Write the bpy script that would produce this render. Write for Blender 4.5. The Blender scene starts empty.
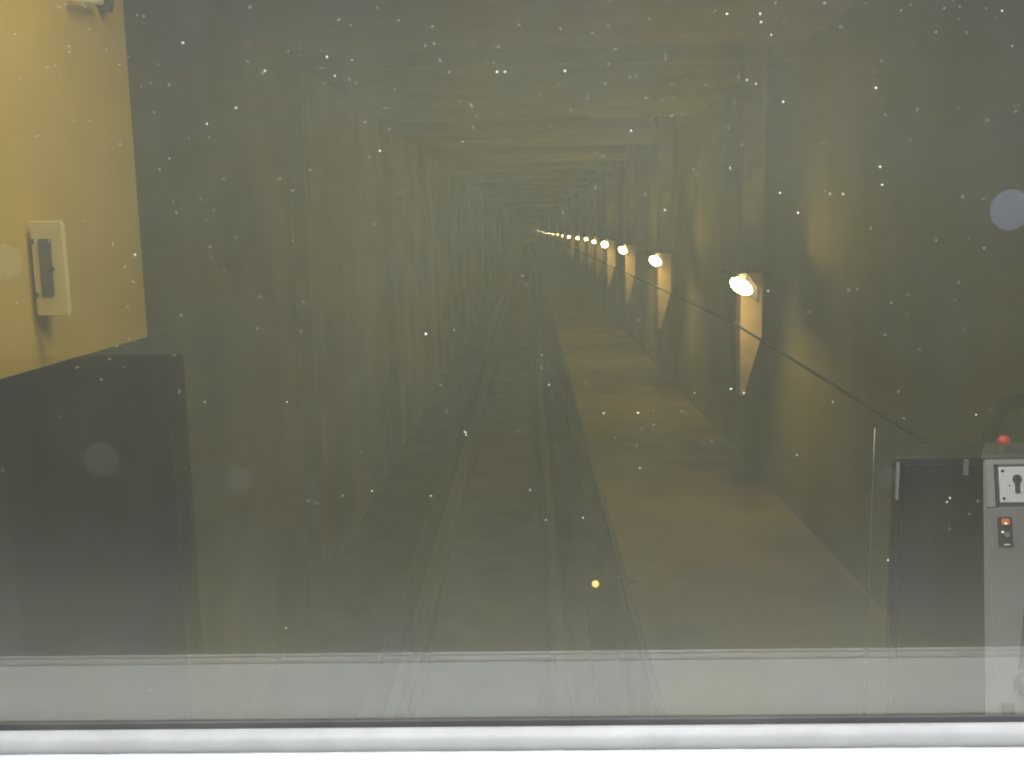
import bpy, bmesh, math, random
from mathutils import Vector, Matrix
C = bpy.context.scene.collection
SC = bpy.context.scene
R = math.radians
EYE = 3.2                      # the lens is 3.2 m above the track bed; shapes below give heights from the lens

# ---------------------------------------------------------------- camera, world, big lights, exposure
cam = bpy.data.cameras.new('camera'); cam.sensor_width = 36; cam.lens = 36 * 1000 / 1024
cam.dof.use_dof = True; cam.dof.focus_distance = 1.3; cam.dof.aperture_fstop = 16
cam.clip_start = 0.01; cam.clip_end = 500
co = bpy.data.objects.new('camera', cam); C.objects.link(co); SC.camera = co
p, y, r = R(8.86), R(-1.05), R(-1.0)
fwd = Vector((math.sin(y) * math.cos(p), math.cos(y) * math.cos(p), -math.sin(p)))
rt = Vector((math.cos(y), -math.sin(y), 0)); up = rt.cross(fwd)
rt2 = math.cos(r) * rt + math.sin(r) * up; up2 = -math.sin(r) * rt + math.cos(r) * up
m = Matrix((rt2, up2, -fwd)).transposed().to_4x4(); m.translation = (0, 0, EYE); co.matrix_world = m

w = bpy.data.worlds.new('world'); SC.world = w; w.use_nodes = True
w.node_tree.nodes['Background'].inputs['Color'].default_value = (0.5, 0.55, 0.5, 1)
w.node_tree.nodes['Background'].inputs['Strength'].default_value = 0.0


def area(name, loc, sx, sy, power, col, rot=(0, 0, 0)):
    l = bpy.data.lights.new(name, 'AREA'); l.shape = 'RECTANGLE'; l.size = sx; l.size_y = sy
    l.energy = power; l.color = col
    o = bpy.data.objects.new(name, l); C.objects.link(o); o.location = (loc[0], loc[1], loc[2] + EYE); o.rotation_euler = rot
    return o


area('cab_light', (0.0, 0.05, 0.70), 1.3, 0.16, 24.5, (0.97, 0.98, 1.0))
area('added_film_fill', (0.0, -1.05, 0.70), 1.8, 0.3, 27, (0.97, 1.0, 0.96))  # unseen fill lamp, added to brighten the film on the pane
area('added_wall_fill', (-0.35, 2.20, 1.12), 0.9, 0.4, 12.0, (1.0, 0.98, 0.90))  # added overhead fill, out of view, for the mustard wall
area('added_cabinet_fill', (0.35, 1.05, 1.12), 0.9, 0.4, 23, (1.0, 1.0, 0.97))  # second added fill, out of view, lifting the control cabinet front

SC.view_settings.view_transform = 'Standard'; SC.view_settings.look = 'None'
SC.view_settings.gamma = 1; SC.view_settings.use_curve_mapping = False
SC.view_settings.exposure = 0.0
SC.cycles.max_bounces = 8; SC.cycles.transparent_max_bounces = 12
SC.cycles.sample_clamp_indirect = 3.0


# ---------------------------------------------------------------- materials
def mat(name, col, rough=0.6, metal=0.0, var=0.0, scale=6.0, col2=None, bump=0.0, emit=None, estr=0.0, spec=0.5):
    m = bpy.data.materials.new(name); m.use_nodes = True; nt = m.node_tree
    b = nt.nodes['Principled BSDF']
    b.inputs['Roughness'].default_value = rough; b.inputs['Metallic'].default_value = metal
    b.inputs['Specular IOR Level'].default_value = spec
    tc = nt.nodes.new('ShaderNodeTexCoord'); n = nt.nodes.new('ShaderNodeTexNoise')
    n.inputs['Scale'].default_value = scale; n.inputs['Detail'].default_value = 5
    nt.links.new(tc.outputs['Object'], n.inputs['Vector'])
    cr = nt.nodes.new('ShaderNodeValToRGB')
    c2 = col2 or tuple(c * (1 - var) for c in col)
    cr.color_ramp.elements[0].position = 0.3; cr.color_ramp.elements[1].position = 0.7
    cr.color_ramp.elements[0].color = (*c2, 1); cr.color_ramp.elements[1].color = (*col, 1)
    nt.links.new(n.outputs['Fac'], cr.inputs['Fac']); nt.links.new(cr.outputs['Color'], b.inputs['Base Color'])
    if bump:
        bp = nt.nodes.new('ShaderNodeBump'); bp.inputs['Strength'].default_value = bump; bp.inputs['Distance'].default_value = 0.01
        nt.links.new(n.outputs['Fac'], bp.inputs['Height']); nt.links.new(bp.outputs['Normal'], b.inputs['Normal'])
    if emit:
        b.inputs['Emission Color'].default_value = (*emit, 1); b.inputs['Emission Strength'].default_value = estr
    return m


concrete = mat('concrete', (0.20, 0.185, 0.09), 0.9, col2=(0.13, 0.12, 0.065), scale=1.3, bump=0.4)
concrete_l = mat('stained_concrete', (0.23, 0.20, 0.08), 0.9, col2=(0.12, 0.11, 0.05), scale=1.1, bump=0.4)
walk_m = mat('walkway_concrete', (0.21, 0.175, 0.075), 0.85, var=0.35, scale=2.0, bump=0.3)
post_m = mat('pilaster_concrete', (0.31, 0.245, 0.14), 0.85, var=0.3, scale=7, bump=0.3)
bed_m = mat('track_bed', (0.10, 0.085, 0.05), 0.95, var=0.5, scale=2.5, bump=0.6)
rail_m = mat('rail_steel', (0.11, 0.10, 0.06), 0.6, 0.3, var=0.3, scale=4)
dark_m = mat('dark_rubber', (0.02, 0.02, 0.022), 0.6, var=0.3)
yellow_m = mat('mustard_paint', (0.60, 0.395, 0.05), 0.6, col2=(0.53, 0.35, 0.045), scale=3.5, bump=0.05)
yellow2_m = mat('mustard_trim_paint', (0.61, 0.385, 0.06), 0.55, var=0.08, scale=4)
green_m = mat('dark_green_paint', (0.020, 0.026, 0.014), 0.7, var=0.3, scale=5)
cream_m = mat('cream_enamel', (0.72, 0.58, 0.20), 0.5, var=0.06, scale=9)
slot_m = mat('dark_pane', (0.10, 0.095, 0.045), 0.3, var=0.2)
grey_m = mat('grey_enamel', (0.27, 0.27, 0.265), 0.5, var=0.14, scale=7)
grey2_m = mat('light_grey_enamel', (0.40, 0.40, 0.395), 0.45, var=0.1, scale=7)
plate_m = mat('brushed_plate', (0.88, 0.88, 0.89), 0.4, var=0.08, scale=20)
steel_m = mat('worn_steel', (0.16, 0.17, 0.15), 0.4, 0.6, var=0.3, scale=18)
black_m = mat('black_enamel', (0.012, 0.013, 0.011), 0.55, var=0.3, scale=4)
hose_m = mat('hose_rubber', (.006, .006, .006), 1.0, spec=0.05)
red_m = mat('red_plastic', (0.60, 0.03, 0.02), 0.35, var=0.1)
orange_m = mat('orange_lens', (0.5, 0.12, 0.03), 0.3, emit=(1, 0.3, 0.08), estr=0.25)
white_dot = mat('white_lens', (0.9, 0.9, 0.85), 0.3, emit=(1, 0.95, 0.85), estr=0.6)
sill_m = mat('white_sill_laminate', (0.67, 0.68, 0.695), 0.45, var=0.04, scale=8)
bead_m = mat('white_rubber_bead', (0.33, 0.335, 0.345), 0.5, var=0.14, scale=30, bump=0.3)
glint_m = mat('edge_glint_white', (0.97, 0.97, 0.97), 0.25, 0.0, var=0.03, scale=9)
seal_m = mat('grey_seal', (0.085, 0.085, 0.088), 0.6, var=0.5, scale=12)
cabw_m = mat('cab_lining', (0.10, 0.10, 0.09), 0.7, var=0.15, scale=3)
cabb_m = mat('olive_haze_lining', (0.54, 0.52, 0.23), 0.8, var=0.25, scale=1.6)
cabf_m = mat('cab_floor', (0.06, 0.06, 0.06), 0.8, var=0.2)
lamp_m = mat('lamp_glass', (0.9, 0.8, 0.6), 0.3, emit=(1.0, 0.70, 0.27), estr=76)
marker_m = mat('marker_lens', (0.8, 0.7, 0.2), 0.3, emit=(1.0, 0.8, 0.22), estr=1.2)
tube_m = mat('pale_tube', (0.9, 0.85, 0.5), 0.4, emit=(1, 0.9, 0.5), estr=0.12)
diff_m = mat('batten_diffuser', (0.9, 0.9, 0.85), 0.4, emit=(1, 0.97, 0.88), estr=2.0)
speck_m = mat('dust_white', (0.85, 0.87, 0.80), 0.8, var=0.1)


def glass_mats():
    # the pane's face towards the cab: reflecting glass under an uneven film of dust
    g = bpy.data.materials.new('dusty_glass'); g.use_nodes = True; nt = g.node_tree; N = nt.nodes
    N.clear(); out = N.new('ShaderNodeOutputMaterial')
    tc = N.new('ShaderNodeTexCoord')

    def noise(scale, detail, stretch=(1, 1, 1)):
        mp = N.new('ShaderNodeMapping'); mp.inputs['Scale'].default_value = stretch
        n = N.new('ShaderNodeTexNoise'); n.inputs['Scale'].default_value = scale; n.inputs['Detail'].default_value = detail
        nt.links.new(tc.outputs['Object'], mp.inputs['Vector']); nt.links.new(mp.outputs['Vector'], n.inputs['Vector'])
        return n.outputs['Fac']

    def ma(op, a, b):
        n = N.new('ShaderNodeMath'); n.operation = op
        for k, v in ((0, a), (1, b)):
            if isinstance(v, (int, float)): n.inputs[k].default_value = v
            else: nt.links.new(v, n.inputs[k])
        return n.outputs[0]
    big = noise(7, 2); mid = noise(38, 3); fine = noise(330, 2); streak = noise(9, 3, (6, 1, 0.5))
    s = ma('ADD', ma('MULTIPLY', big, 0.030), ma('MULTIPLY', mid, 0.018))
    s = ma('ADD', s, ma('MULTIPLY', fine, 0.009)); s = ma('ADD', s, ma('MULTIPLY', streak, 0.014))
    # thicker film along the lower edge paints in the glow from the sill
    sx = N.new('ShaderNodeSeparateXYZ'); nt.links.new(tc.outputs['Object'], sx.inputs[0])
    mr = N.new('ShaderNodeMapRange'); mr.interpolation_type = 'SMOOTHSTEP'
    mr.inputs['From Min'].default_value = 0.16; mr.inputs['From Max'].default_value = 0.0
    mr.inputs['To Min'].default_value = 0.0; mr.inputs['To Max'].default_value = 0.075
    nt.links.new(sx.outputs['Z'], mr.inputs['Value'])
    m3 = N.new('ShaderNodeMapRange'); m3.interpolation_type = 'SMOOTHSTEP'      # and more dust on the upper half
    m3.inputs['From Min'].default_value = 0.15; m3.inputs['From Max'].default_value = 0.55
    m3.inputs['To Min'].default_value = 0.0; m3.inputs['To Max'].default_value = 0.035
    nt.links.new(sx.outputs['Z'], m3.inputs['Value'])
    fac = ma('ADD', ma('ADD', ma('ADD', s, FILM), mr.outputs[0]), m3.outputs[0])
    cn = N.new('ShaderNodeTexNoise'); cn.inputs['Scale'].default_value = 13; cn.inputs['Detail'].default_value = 3
    nt.links.new(tc.outputs['Object'], cn.inputs['Vector'])
    cr = N.new('ShaderNodeValToRGB'); cr.color_ramp.elements[0].position = 0.38; cr.color_ramp.elements[1].position = 0.62
    cr.color_ramp.elements[0].color = (0.69, 0.73, 0.67, 1); cr.color_ramp.elements[1].color = (0.73, 0.73, 0.58, 1)
    nt.links.new(cn.outputs['Fac'], cr.inputs['Fac'])
    d = N.new('ShaderNodeBsdfDiffuse'); nt.links.new(cr.outputs['Color'], d.inputs['Color'])
    t = N.new('ShaderNodeBsdfTransparent'); t.inputs['Color'].default_value = (0.97, 0.98, 0.96, 1)
    gl = N.new('ShaderNodeBsdfGlossy'); gl.inputs['Roughness'].default_value = 0.0
    m1 = N.new('ShaderNodeMixShader'); m1.inputs[0].default_value = 0.14
    nt.links.new(t.outputs[0], m1.inputs[1]); nt.links.new(gl.outputs[0], m1.inputs[2])
    m2 = N.new('ShaderNodeMixShader'); nt.links.new(fac, m2.inputs[0])
    nt.links.new(m1.outputs[0], m2.inputs[1]); nt.links.new(d.outputs[0], m2.inputs[2])
    nt.links.new(m2.outputs[0], out.inputs[0])
    h = bpy.data.materials.new('clean_glass'); h.use_nodes = True; nt = h.node_tree; N = nt.nodes
    N.clear(); out = N.new('ShaderNodeOutputMaterial')
    t = N.new('ShaderNodeBsdfTransparent'); gl = N.new('ShaderNodeBsdfGlossy'); gl.inputs['Roughness'].default_value = 0.0
    m1 = N.new('ShaderNodeMixShader'); m1.inputs[0].default_value = 0.03
    nt.links.new(t.outputs[0], m1.inputs[1]); nt.links.new(gl.outputs[0], m1.inputs[2]); nt.links.new(m1.outputs[0], out.inputs[0])
    return g, h


FILM = 0.026
glass_a, glass_b = glass_mats()


def spot_mat(name, col, fac):
    g = bpy.data.materials.new(name); g.use_nodes = True; nt = g.node_tree; N = nt.nodes
    N.clear(); out = N.new('ShaderNodeOutputMaterial'); d = N.new('ShaderNodeBsdfDiffuse'); d.inputs['Color'].default_value = (*col, 1)
    t = N.new('ShaderNodeBsdfTransparent'); m1 = N.new('ShaderNodeMixShader')
    n = N.new('ShaderNodeTexNoise'); n.inputs['Scale'].default_value = 150
    mr = N.new('ShaderNodeMapRange'); mr.inputs['To Min'].default_value = fac * 0.6; mr.inputs['To Max'].default_value = fac * 1.4
    nt.links.new(n.outputs['Fac'], mr.inputs['Value']); nt.links.new(mr.outputs[0], m1.inputs[0])
    nt.links.new(t.outputs[0], m1.inputs[1]); nt.links.new(d.outputs[0], m1.inputs[2]); nt.links.new(m1.outputs[0], out.inputs[0])
    return g


# ---------------------------------------------------------------- helpers
def base_of(vs):
    xs, ys, zs = zip(*vs)
    return Vector(((min(xs) + max(xs)) / 2, (min(ys) + max(ys)) / 2, min(zs)))


class MB:
    def __init__(s): s.v, s.f, s.mi = [], [], []

    def box(s, a, b):
        (x0, y0, z0), (x1, y1, z1) = a, b
        return s.hexa([(x0, y0, z0), (x1, y0, z0), (x1, y1, z0), (x0, y1, z0), (x0, y0, z1), (x1, y0, z1), (x1, y1, z1), (x0, y1, z1)])

    def hexa(s, pts):
        n = len(s.v); s.v += [tuple(q) for q in pts]
        s.f += [tuple(n + i for i in t) for t in ((0, 3, 2, 1), (4, 5, 6, 7), (0, 1, 5, 4), (1, 2, 6, 5), (2, 3, 7, 6), (3, 0, 4, 7))]
        return s

    def prism(s, prof, x0, x1, ax=0):
        """closed profile of (a, b) swept along axis ax; a, b are the other two axes in order"""
        n = len(s.v); k = len(prof)
        for x in (x0, x1):
            for a, b in prof:
                s.v.append((x, a, b) if ax == 0 else (a, x, b) if ax == 1 else (a, b, x))
        for i in range(k):
            j = (i + 1) % k
            s.f.append((n + i, n + j, n + k + j, n + k + i))
        s.f.append(tuple(range(n + k - 1, n - 1, -1))); s.f.append(tuple(range(n + k, n + 2 * k)))
        return s

    def tube(s, path, rad, seg=10, cap=True):
        n = len(s.v); P = [Vector(q) for q in path]; u = None
        for i, q in enumerate(P):
            t = (P[min(i + 1, len(P) - 1)] - P[max(i - 1, 0)]).normalized()
            if u is None: u = t.orthogonal().normalized()
            u = (u - t * u.dot(t)).normalized(); v = t.cross(u)
            rr = rad[i] if isinstance(rad, (list, tuple)) else rad
            for k in range(seg):
                a = 2 * math.pi * k / seg
                s.v.append(tuple(q + (u * math.cos(a) + v * math.sin(a)) * rr))
        for i in range(len(P) - 1):
            for k in range(seg):
                a, b = n + i * seg + k, n + i * seg + (k + 1) % seg
                s.f.append((a, b, b + seg, a + seg))
        if cap:
            s.f.append(tuple(n + k for k in reversed(range(seg))))
            s.f.append(tuple(n + (len(P) - 1) * seg + k for k in range(seg)))
        return s

    def ell(s, c, rx, ry, rz, tilt=0, nu=16, nv=8):
        n = len(s.v); M = Matrix.Rotation(tilt, 3, 'Y')
        for j in range(nv + 1):
            ph = math.pi * j / nv
            for i in range(nu):
                th = 2 * math.pi * i / nu
                q = M @ Vector((rx * math.sin(ph) * math.cos(th), ry * math.sin(ph) * math.sin(th), rz * math.cos(ph)))
                s.v.append((c[0] + q.x, c[1] + q.y, c[2] + q.z))
        for j in range(nv):
            for i in range(nu):
                a, b = n + j * nu + i, n + j * nu + (i + 1) % nu
                s.f.append((a, a + nu, b + nu, b))
        return s

    def build(s, name, m, parent=None, kind=None, label=None, cat=None, group=None, bevel=0, smooth=False, mi=None):
        pb = parent['_b'] if parent is not None else None
        b = base_of(s.v)
        me = bpy.data.meshes.new(name)
        me.from_pydata([tuple(Vector(q) - b) for q in s.v], [], s.f); me.update()
        bm = bmesh.new(); bm.from_mesh(me); bmesh.ops.remove_doubles(bm, verts=bm.verts, dist=1e-6)
        bmesh.ops.recalc_face_normals(bm, faces=bm.faces); bm.to_mesh(me); bm.free()
        for q in (m if isinstance(m, (list, tuple)) else [m]): me.materials.append(q)
        if smooth:
            for q in me.polygons: q.use_smooth = True
        o = bpy.data.objects.new(name, me); C.objects.link(o)
        o['_b'] = (b.x, b.y, b.z)
        if parent is not None:
            o.parent = parent; o.location = b - Vector(pb)
        else:
            o.location = b + Vector((0, 0, EYE))
        if bevel:
            md = o.modifiers.new('bevel', 'BEVEL'); md.width = bevel; md.segments = 2; md.limit_method = 'ANGLE'
        tag(o, label, cat, group, kind)
        return o


def tag(o, label=None, cat=None, group=None, kind=None):
    if label: o['label'] = label
    if cat: o['category'] = cat
    if group: o['group'] = group
    if kind: o['kind'] = kind


def thing(name, loc, label, cat, group=None):
    o = bpy.data.objects.new(name, None); C.objects.link(o)
    o.empty_display_size = 0.1; o['_b'] = tuple(loc); o.location = (loc[0], loc[1], loc[2] + EYE)
    tag(o, label, cat, group); return o


def B(a, b): return MB().box(a, b)


# ================================================================ THE SETTING
T0, T1 = 0.72, 215.0            # the tunnel in front of the window
XL, XR, ZF, ZC, ZW = -1.92, 2.15, -3.2, 1.4, -2.35
B((XL - .3, T0, ZF - .3), (XR + .3, T1, ZF)).build('floor', bed_m, kind='structure', label='dark trackway floor of the tunnel')
ceil_o = B((XL - .3, T0, ZC), (XR + .3, T1, ZC + .3)).build('ceiling', concrete, kind='structure', label='low concrete tunnel ceiling crossed by beams')
wl = B((XL - .3, T0, ZF), (XL, T1, ZC)).build('wall_left', concrete_l, kind='structure', label='stained concrete tunnel wall away from the lamps')
wr = B((XR, T0, ZF), (XR + .3, T1, ZC)).build('wall_right', concrete, kind='structure', label='concrete tunnel wall that carries the row of lamps')
B((XL, T1, ZF), (XR, T1 + .3, ZC)).build('wall_end', black_m, kind='structure', label='dark far end of the tunnel')
B((.64, 1.2, ZF), (XR, T1, ZW)).build('walkway', walk_m, kind='structure', label='raised concrete walkway along the lamp wall')
B((.60, 1.2, ZW - .06), (.64, T1, ZW + .005)).build('trim_1', dark_m, kind='structure', label='dark edge strip of the walkway')

# mustard partition beside the track
B((-1.34, .8, -.318), (-1.2, 3.11, ZC)).build('wall_partition', yellow_m, kind='structure', label='mustard yellow painted partition wall')
B((-1.34, .8, ZF), (-1.2, 3.255, -.318)).build('wall_wainscot', green_m, kind='structure', label='dark green lower part of the yellow wall')


# ribs at the lamps
LY = [(8.08, -.49), (13.36, -.46), (17.86, -.42), (21.98, -.39), (25.48, -.36), (28.95, -.33), (33.77, -.35), (40.81, -.37), (48.39, -.37),
      (56.73, -.37), (66.98, -.41), (78.77, -.43), (91.59, -.44), (108.72, -.47), (125.99, -.51), (146.03, -.54), (170.27, -.59), (192.85, -.63)]
for i, (ly, lz) in enumerate(LY):
    y0 = ly + .14
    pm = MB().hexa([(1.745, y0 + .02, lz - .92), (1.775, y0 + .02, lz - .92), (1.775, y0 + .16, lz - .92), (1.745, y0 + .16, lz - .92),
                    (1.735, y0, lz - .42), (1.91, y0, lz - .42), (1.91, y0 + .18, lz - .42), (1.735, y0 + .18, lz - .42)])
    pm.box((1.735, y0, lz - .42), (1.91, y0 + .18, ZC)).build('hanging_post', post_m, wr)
    B((XL, y0, ZC - .12), (XR, y0 + .2, ZC)).build('ceiling_beam', concrete, ceil_o)
    B((XL, y0, ZF), (XL + .12, y0 + .2, ZC - .12)).build('pilaster', concrete_l, wl)

# ---------------- the cab in which the photograph is taken
CF, CC, CB, CX = -1.5, .78, -1.8, 1.62
B((-CX, CB, CF - .08), (CX, .604, CF)).build('floor.001', cabf_m, kind='structure', label='dark cab floor')
B((-CX, CB, CC), (CX, .66, CC + .06)).build('ceiling.001', cabw_m, kind='structure', label='grey cab ceiling')
B((-CX, CB - .08, CF), (CX, CB, CC)).build('wall_back', cabb_m, kind='structure', label='grey cab back wall')  # olive lining added so its reflection hazes the glass
B((-CX - .06, CB, CF), (-CX, .66, CC)).build('wall_cab_left', cabw_m, kind='structure', label='grey cab side wall')
B((CX, CB, CF), (CX + .06, .66, CC)).build('wall_cab_right', cabw_m, kind='structure', label='grey cab side wall')
WX0, WX1, WZ0, WZ1 = -.62, .62, -.315, .42
SZ = -.3265
MB().box((-CX, .586, CF), (CX, .604, SZ - .051)).box((-CX, .585, WZ1), (CX, .66, CC)).box((-CX, .606, SZ - .051), (WX0, .66, WZ1)).box((WX1, .606, SZ - .051), (CX, .66, WZ1)).build(
    'wall_front', cabw_m, kind='structure', label='cab front wall around the window')

for x0_, x1_, zt, nm in ((-1.6, -1.05, -.36, 'unseen dark block added in the left cab corner to cut the reflected haze'), (1.10, 1.6, -.715, 'unseen dark block added in the right cab corner to cut the reflected haze')):
    t = thing('haze_blocker', ((x0_ + x1_) / 2, -1.6, CF), nm, 'haze_blocker')  # unseen dark box added so the glass reflects less haze there
    B((x0_, -1.795, CF), (x1_, -1.74, zt)).build('body', black_m, t, bevel=.006)
    d = B((x0_ + .03, -1.74, CF + .05), (x1_ - .03, -1.73, zt - .03)).build('door', black_m, t, bevel=.004)
    B((x0_ + .1, -1.73, zt - .3), (x0_ + .12, -1.715, zt - .2)).build('handle', black_m, d)

# the sill: white ledge with a rounded nose, the glazing seal and the round bead
SZ = -.3265
prof = [(.604, SZ - .02), (.604, SZ), (.481, SZ)]
for k in range(1, 7):
    a = math.pi / 2 * k / 6
    prof.append((.481 - .007 * math.sin(a), SZ - .007 + .007 * math.cos(a)))
prof += [(.474, SZ - .05), (.585, SZ - .05), (.585, SZ - .02)]
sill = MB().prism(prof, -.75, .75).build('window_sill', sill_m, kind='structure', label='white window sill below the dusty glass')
MB().tube([(-.74, .4735, SZ), (.74, .4735, SZ)], .0024, 16).build('edge_glint', glint_m, sill, smooth=True, label='thin white strip added as the highlight on the sill edge')  # white lip added to paint the highlight along the sill edge
MB().tube([(-.74, .4655, SZ + .0005), (.74, .4655, SZ + .0005)], .0013, 12).build('edge_glint', glint_m, sill, smooth=True)  # finer strip painting the ghost line of the second reflection
N_ = 90; bead = MB(); rnd = random.Random(4)
rows = []
for i in range(N_ + 1):
    x = WX0 + (WX1 - WX0) * i / N_
    j = rnd.uniform(-.0003, .0003)
    rows.append([(x, .5975, -.3145), (x, .5945 + j, -.3133), (x, .5905 + j, -.3140), (x, .5875 + j, -.3165), (x, .5865 + j, -.3200), (x, .5872 + j, -.3235), (x, .5888, -.3262), (x, .592, -.3265), (x, .5975, -.3265)])
for rw in rows: bead.v += rw
for i in range(N_):
    for k in range(8):
        a = i * 9 + k; bead.f.append((a, a + 1, a + 10, a + 9))
bead.build('glazing_bead', bead_m, sill, smooth=True, label='soft round off-white bead')
B((WX0, .5976, -.3265), (WX1, .5998, -.3105)).build('glazing_seal', seal_m, sill)

# the pane: 5 mm of glass, dusty towards the cab
pane = MB().box((WX0, .6, WZ0), (WX1, .6045, WZ1)).build('window_1', [glass_a, glass_b], kind='structure', label='dusty cab window looking down the tunnel')
for q in pane.data.polygons: q.material_index = 0 if q.normal.y < -.5 else 1

SPECKS = [(-0.0624, -0.0622, 1.6), (-0.0165, 0.0895, 1.3), (-0.0119, 0.0894, 1.1), (-0.1149, 0.0998, 1.2), (-0.1982, 0.1093, 1.3), (0.0228, 0.0893, 1.3), (-0.1514, 0.0927, 1.1), (-0.0861, 0.0461, 1.2), (0.0610, 0.0547, 1.1), (0.1158, 0.1189, 1.3), (0.1346, 0.1185, 1.2), (0.0810, 0.0090, 1.2), (0.1592, 0.0059, 1.4), (0.1426, -0.0397, 0.9), (-0.0403, -0.1229, 1.2), (-0.0397, -0.1247, 1.1), (-0.0988, -0.1593, 0.9), (-0.0623, -0.1630, 0.9), (0.2062, 0.0316, 1.3), (0.2021, 0.0763, 1.4), (0.1776, 0.0166, 1.0), (0.1852, 0.0164, 1.0), (0.1352, 0.1141, 1.2), (0.1278, 0.0822, 1.1), (0.1331, 0.0799, 1.0), (0.1411, 0.1069, 1.0), (0.1189, 0.0326, 1.0), (0.1484, 0.0176, 1.1), (0.1489, 0.0695, 1.1), (0.2078, 0.0212, 1.1), (0.1216, -0.0986, 1.2), (0.1295, -0.1011, 1.2), (0.2567, -0.1684, 1.2), (0.2550, -0.1709, 1.0), (0.2698, -0.1167, 0.9), (0.1833, -0.1075, 0.8), (0.1625, -0.1401, 0.8), (-0.1569, -0.2479, 0.9), (-0.1487, -0.1026, 0.8), (-0.1991, -0.1019, 0.8), (0.2719, 0.1174, 1.0), (-0.2354, -0.0120, 1.2), (-0.0010, -0.1599, 0.9), (0.0315, -0.1782, 0.9), (0.0086, -0.1792, 0.9), (0.0667, -0.1469, 1.0), (0.0115, -0.0945, 0.9), (0.0074, -0.0761, 0.9), (0.0447, -0.1123, 1.0), (0.0654, -0.1125, 1.1), (-0.0454, -0.0601, 0.9), (0.2205, -0.2076, 1.0), (-0.2467, -0.2888, 0.8), (-0.1872, 0.0634, 1.0), (-0.1696, 0.0722, 1.0), (-0.1004, 0.0978, 0.9), (-0.1107, 0.0891, 1.0)]


def flecks(lst):
    mb = MB()
    for (x, z, rr) in lst:
        n = len(mb.v); e = rnd.uniform(.75, 1.3)
        mb.v.append((x, .59965, z))
        for k in range(6):
            a = k * math.pi / 3 + .3
            mb.v.append((x + rr * e * math.cos(a), .59995, z + rr / e * math.sin(a)))
        for k in range(6): mb.f.append((n, n + 1 + k, n + 1 + (k + 1) % 6))
    return mb


rnd = random.Random(11)
flecks([(x, z, .00052 * q) for x, z, q in SPECKS]).build('bright_dust_speck', speck_m, pane, kind='stuff')
lst = []
while len(lst) < 2200:
    x, z = rnd.uniform(-.5, .5), rnd.uniform(-.30, .40)
    if rnd.random() < .06 + .94 * min(1, max(0, (z + .22) / .30)) * (1 - .25 * (abs(x) > .3)):
        lst.append((x, z, .00032 * rnd.uniform(.6, 3.0)))
faint_m = spot_mat('faint_dust', (.85, .87, .85), .12)
flecks([(x, z, max(q, .0003)) for x, z, q in lst]).build('faint_dust_speck', faint_m, pane, kind='stuff')


def spot(x, z, rr, m):
    mb = MB(); mb.v = [(x, .5994, z)]
    for ring, yy in ((.8, .59945), (1, .5997)):
        for k in range(28):
            a = 2 * math.pi * k / 28; mb.v.append((x + rr * ring * math.cos(a), yy, z + rr * ring * math.sin(a)))
    for k in range(28):
        j = (k + 1) % 28
        mb.f.append((0, 1 + k, 1 + j)); mb.f.append((1 + k, 29 + k, 29 + j, 1 + j))
    return mb.build('orb_water_spot', m, pane)


blue_s = spot_mat('bluish_spot', (.62, .68, 1.0), .075); pale_s = spot_mat('pale_spot', (.75, .78, .72), .035); dim_s = spot_mat('dim_spot', (.7, .75, .78), .018)
spot(.283, .0055, .0118, blue_s); spot(-.3143, -.0149, .0105, pale_s)  # bluish and pale discs paint in blurred, light-struck dust orbs
spot(-.2655, -.1374, .011, dim_s); spot(.2190, -.1545, .007, dim_s); spot(-.1805, -.1512, .008, dim_s)

# ================================================================ THINGS IN THE TUNNEL
ORD = ['nearest', 'second nearest', 'third nearest', 'fourth nearest', 'fifth nearest', 'sixth nearest', 'seventh nearest', 'eighth nearest', 'ninth nearest', 'tenth nearest',
       'eleventh nearest', 'twelfth nearest', 'thirteenth nearest', 'fourteenth nearest', 'fifteenth nearest', 'sixteenth nearest', 'second farthest', 'farthest']


def bulkhead(x, y, z, tilt):
    t = thing('bulkhead_lamp', (x, y, z), None, 'lamp', 'glowing lamps along the tunnel wall')
    MB().box((x + .03, y + .16, z - .01), (x + .09, y + .24, z + .095)).build('mounting_box', steel_m, t, bevel=.006)
    g = MB().ell((x, y, z), .066, .27, .043); M = Matrix.Rotation(tilt, 4, 'X')
    g.v = [tuple(M @ (Vector(q) - Vector((x, y, z))) + Vector((x, y, z))) for q in g.v]
    g.build('glass_cover', lamp_m, t, smooth=True)
    MB().prism([(y - .27, z - .11), (y + .16, z - .07), (y + .15, z + .10), (y - .27, z + .0)], x + .072, x + .077).build('added_light_shield', hose_m, t)  # plate added to keep the lamp's light off the wall
    B((x - .07, y - .02, z + .095), (x + .26, y + .43, z + .103)).build('hood', hose_m, t)
    return t


x0 = 1.640
first = bulkhead(x0, LY[0][0] - .30, LY[0][1] * .965, R(8))
for i, (ly, lz) in enumerate(LY):
    if i == 0: o = first
    else:
        o = first.copy(); C.objects.link(o); o.location = (x0, ly - .30, lz * .98 + EYE)
        for ch in first.children:
            c = ch.copy(); C.objects.link(c); c.parent = o
            if c.name.startswith('glass') and i > 3: c.scale = (.55, .55, .55) if i < 8 else (.27, .27, .27)
    o['label'] = ORD[i] + ' glowing warm lamp in the row along the tunnel wall' + (', with an oval glass' if i == 0 else '')

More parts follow.
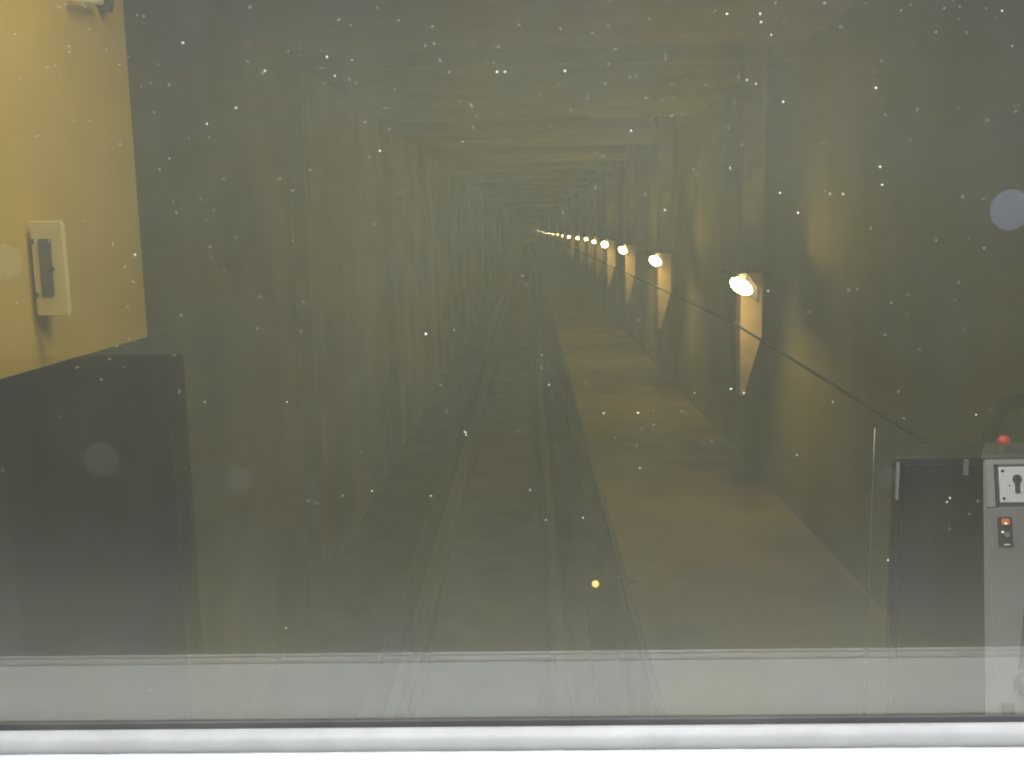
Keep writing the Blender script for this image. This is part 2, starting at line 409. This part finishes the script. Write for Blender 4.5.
# rails
for x, lab in ((.19, 'steel running rail beside the walkway'), (-.91, 'steel running rail farther from the walkway')):
    pr = [(-.07, .0), (.07, .0), (.07, .012), (.012, .03), (.012, .11), (.036, .12), (.036, .15), (-.036, .15), (-.036, .12), (-.012, .11), (-.012, .03), (-.07, .012)]
    t = thing('running_rail', (x, 1.0, ZF), lab, 'rail', 'rails of the tunnel track')
    MB().prism([(x + a, ZF + .04 + b) for a, b in pr], 1.0, T1, 1).build('rail_bar', rail_m, t)
    B((x - .17, 1.0, ZF), (x + .12, T1, ZF + .04)).build('plinth', dark_m, t)
B((-1.34, 3.3, ZF), (-1.14, T1, ZF + .12)).build('cable_trough', dark_m, label='dark cable trough along the outer rail', cat='cable trough')
B((.42, 1.3, ZF), (.56, T1, ZF + .10)).build('cable_trough', dark_m, label='dark cable trough at the foot of the walkway', cat='cable trough')

# pipe along the lamp wall
t = thing('wall_pipe', (1.86, 1.3, -.93), 'dark pipe running along the wall below the lamps', 'pipe')
MB().tube([(1.68, 1.3, -1.02), (1.68, 8.35, -.80), (1.68, 60, -.80), (1.68, 200, -1.0)], .009, 8).build('pipe_run', hose_m, t, smooth=True)
for ly, lz in LY[:6]:
    B((1.68, ly + .17, -.835), (1.735, ly + .20, -.80)).build('pipe_bracket', steel_m, t)

# yellow marker light on the walkway edge
t = thing('marker_light', (.42, 6.4, ZW), 'tiny yellow marker light at the walkway edge', 'light')
B((.645, 6.38, ZW), (.70, 6.44, ZW + .02)).build('foot', steel_m, t)
MB().tube([(.67, 6.41, ZW + .02), (.60, 6.40, ZW + .04), (.445, 6.39, ZW + .02)], .008, 8).build('arm', steel_m, t, smooth=True)
MB().ell((.415, 6.38, ZW), .024, .018, .024).build('lens', marker_m, t, smooth=True)

# ---------------- key box on the mustard wall
t = thing('key_box', (-1.15, 2.42, -.19), 'cream metal box with a narrow dark window on the mustard wall', 'wall box')
hb, ht = -.190, .036
MB().box((-1.183, 2.403, hb + .006), (-1.116, 2.425, ht - .006)).box((-1.2, 2.425, hb + .02), (-1.15, 2.46, ht - .02)).build('body', cream_m, t, bevel=.002)
door = B((-1.187, 2.394, hb), (-1.110, 2.403, ht)).build('door', cream_m, t, bevel=.002)
MB().hexa([(-1.1675, 2.388, -.143), (-1.1405, 2.388, -.143), (-1.1405, 2.393, -.143), (-1.1675, 2.393, -.143), (-1.1675, 2.388, -.006), (-1.139, 2.388, -.006), (-1.139, 2.393, -.006), (-1.1675, 2.393, -.006)]).build('window', slot_m, door, label='narrow dark window')
MB().ell((-1.139, 2.387, -.077), .0055, .006, .0055).build('knob', black_m, door, smooth=True)
for z in (-.012, -.14):
    B((-1.184, 2.390, z - .006), (-1.180, 2.394, z + .006)).build('hinge', steel_m, door)

# wall lamp at the top of the mustard wall
t = thing('wall_lamp', (-1.17, 2.85, .62), 'pale tube lamp with grey bracket high on the mustard wall', 'lamp')
MB().hexa([(-1.2, 2.88, .66), (-1.16, 2.88, .66), (-1.16, 2.93, .62), (-1.2, 2.93, .62), (-1.2, 2.86, .80), (-1.12, 2.86, .80), (-1.12, 2.93, .80), (-1.2, 2.93, .80)]).build('bracket', steel_m, t, bevel=.003)
MB().tube([(-1.165, 2.70, .612), (-1.165, 2.86, .635)], .010, 12).build('tube', tube_m, t, smooth=True)

# ---------------- grey control cabinet on the walkway, raked front
RK = R(13.7); P0 = Vector((0, 1.95, -.455))
SD = Vector((0, -math.sin(RK), -math.cos(RK))); ND = Vector((0, -math.cos(RK), math.sin(RK)))


def F(u, v, h=0.0): q = P0 + SD * v + ND * h; return (u, q.y, q.z)


def fbox(u0, v0, u1, v1, h0, h1):
    return MB().hexa([F(u0, v1, h1), F(u1, v1, h1), F(u1, v1, h0), F(u0, v1, h0), F(u0, v0, h1), F(u1, v0, h1), F(u1, v0, h0), F(u0, v0, h0)])


def fdisc(u, v, rr, h0, h1, seg=20): return MB().tube([F(u, v, h0), F(u, v, h1)], rr, seg)


t = thing('control_cabinet', (1.01, 2.0, ZW), 'grey steel control cabinet with a key switch panel, standing on the walkway', 'cabinet')
tl, tr, ml, mr_ = F(.894, .011), F(1.13, .011), F(.868, .62), F(1.16, .62)
b = MB()
b.hexa([ml, mr_, (1.16, 2.12, ml[2]), (1.02, 2.12, ml[2]), tl, tr, (1.13, 2.05, tl[2]), (.955, 2.05, tl[2])])
b.hexa([(.868, ml[1], ZW), (1.16, ml[1], ZW), (1.16, 2.12, ZW), (1.02, 2.12, ZW), ml, mr_, (1.16, 2.12, ml[2]), (1.02, 2.12, ml[2])])
b.build('body', grey_m, t)
MB().hexa([(.888, 1.943, tl[2]), (1.138, 1.943, tl[2]), (1.138, 2.06, tl[2]), (.948, 2.06, tl[2]), (.891, 1.948, tl[2] + .006), (1.134, 1.948, tl[2] + .006), (1.134, 2.058, tl[2] + .006), (.950, 2.058, tl[2] + .006)]).build('lid', steel_m, t)
# frame round the key plate
fr = MB()
for a in ((.896, .014, .911, .107), (.911, .014, 1.00, .024), (.996, .024, 1.005, .107)):
    q = fbox(*a, 0, .006); n = len(fr.v); fr.v += q.v; fr.f += [tuple(n + i for i in ff) for ff in q.f]
fr.build('plate_frame', grey2_m, t)
fbox(.8955, .109, 1.127, .60, -.001, .004).build('door', grey_m, t, bevel=.0015)
fbox(.911, .024, .921, .106, -.001, .003).build('recess_strip', steel_m, t)
kp = fbox(.921, .029, .988, .099, 0, .008).build('key_plate', plate_m, t, bevel=.0012, label='pale square key plate')
fdisc(.954, .053, .0088, .007, .0115, 24).build('key_cylinder', steel_m, kp)
fbox(.9495, .056, .9585, .079, .007, .0112).build('cylinder_tail', steel_m, kp)
fbox(.9528, .049, .9552, .060, .0112, .0120).build('key_slot', black_m, kp)
for u, v in ((.927, .037), (.981, .037), (.927, .091), (.981, .091)): fdisc(u, v, .0028, .007, .0095, 10).build('screw', black_m, kp)
for u in (.939, .969): fdisc(u, .066, .0016, .007, .0086, 8).build('rivet', steel_m, kp)
sw = fbox(.9135, .127, .941, .184, .003, .008).build('switch_panel', mat('switch_black', (.045, .045, .043), .5, var=.3), t, bevel=.001, label='dark switch panel with small lights')
fbox(.920, .130, .935, .142, .008, .0105).build('orange_lens', orange_m, sw)
fdisc(.9265, .139, .0024, .0105, .013, 10).build('indicator_light', white_dot, sw)
fdisc(.9205, .156, .0022, .008, .011, 10).build('indicator_light', white_dot, sw)
fdisc(.9290, .161, .0050, .008, .0095, 12).build('toggle', grey_m, sw)
fbox(.922, .179, .934, .182, .008, .009).build('maker_strip', plate_m, sw)
kn = fdisc(.952, .449, .026, .004, .030, 24).build('knob', mat('knob_dark', (.05, .045, .03), .35, var=.3, scale=30), t, bevel=.004, label='dark round knob')
fdisc(.944, .438, .007, .030, .033, 14).build('knob_cap', plate_m, kn)
fbox(.901, .482, .924, .522, .004, .014).build('latch', steel_m, t, bevel=.002)
MB().hexa([F(.938, .42, .006), F(.962, .42, .006), F(.962, .42, .004), F(.938, .42, .004), F(.957, .30, .006), F(.985, .30, .006), F(.985, .30, .004), F(.957, .30, .004)]).build('strap', mat('strap_grey', (.07, .07, .07), .7), t)
tz = tl[2] + .0065
bt = MB().tube([(.949, 1.985, tz), (.949, 1.985, tz + .012)], .012, 16).build('button_collar', steel_m, t)
MB().ell((.949, 1.982, tz + .020), .0125, .0125, .0120).build('emergency_button', red_m, t, smooth=True, label='red domed button')

# black hose over the cabinet
pts = [(.921, 2.085, -.462), (.923, 2.085, -.44), (.930, 2.085, -.418), (.940, 2.085, -.397), (.952, 2.085, -.384), (.970, 2.085, -.378), (.990, 2.085, -.376), (1.012, 2.085, -.378), (1.035, 2.085, -.39), (1.052, 2.085, -.415), (1.06, 2.085, -.46)]
MB().tube([(a + .045 - max(0, a - .99) * .3, b, c) for a, b, c in pts], .0145, 12).build('hose', hose_m, smooth=True, label='thick black hose arching over the control cabinet', cat='hose')

# dark equipment cabinet behind
t = thing('equipment_cabinet', (.97, 2.4, ZW), 'tall dark equipment cabinet behind the grey control cabinet', 'cabinet')
MB().prism([(.822, 2.21), (1.14, 2.21), (1.14, 2.34), (.885, 2.34)], ZW, -.522, 2).build('body', black_m, t, bevel=.004)
d = B((.835, 2.198, ZW + .08), (1.13, 2.21, -.54)).build('door', black_m, t, bevel=.003)
B((.966, 2.188, -.562), (.974, 2.198, -.528)).build('handle', grey_m, d)
B((.8215, 2.2, -.62), (.8255, 2.21, -.535)).build('hinge_glint', grey2_m, t, label='pale hinge pin with its glint put into the colour')  # pale colour stands in for a glint on the metal edge

# thin rod beside the cabinets
t = thing('guard_rod', (.767, 2.2, ZW), 'thin steel rod standing beside the dark cabinet', 'rod')
MB().tube([(.767, 2.2, -.56), (.767, 2.2, -.455)], .0017, 8).build('rod_glint', grey2_m, t, smooth=True, label='rod top with a painted glint')  # upper end coloured pale to paint the rod's glint
MB().tube([(.767, 2.2, ZW + .01), (.767, 2.2, -.56)], .0020, 8).build('rod', black_m, t, smooth=True)
MB().tube([(.767, 2.2, ZW), (.767, 2.2, ZW + .01)], .03, 16).build('foot_plate', steel_m, t)

# light fittings overhead; the hanging battens are added housings for the fill lamps
for bx, by, lab in ((-.35, 2.20, 'unseen white batten added overhead beside the mustard wall'), (.35, 1.05, 'unseen white batten added overhead just in front of the cab window')):
    t = thing('added_batten', (bx, by, 1.14), lab, 'light', 'added hanging battens')
    B((bx - .5, by - .22, 1.19), (bx + .5, by + .22, 1.24)).build('tray', cream_m, t, bevel=.005)
    for hx in (-.4, .4): MB().tube([(bx + hx, by, 1.24), (bx + hx, by, ZC)], .005, 8).build('hanger_rod', steel_m, t)
    B((bx - .48, by - .21, 1.14), (bx + .48, by + .21, 1.19)).build('diffuser', diff_m, t, bevel=.01)
t = thing('cab_ceiling_light', (0, .05, .72), 'white strip light on the cab ceiling above the window', 'light')
B((-.7, -.05, .755), (.7, .15, CC)).build('tray', cream_m, t, bevel=.005)
B((-.67, -.03, .72), (.67, .13, .755)).build('diffuser', diff_m, t, bevel=.01)
for o in bpy.data.objects:
    if '_b' in o: del o['_b']
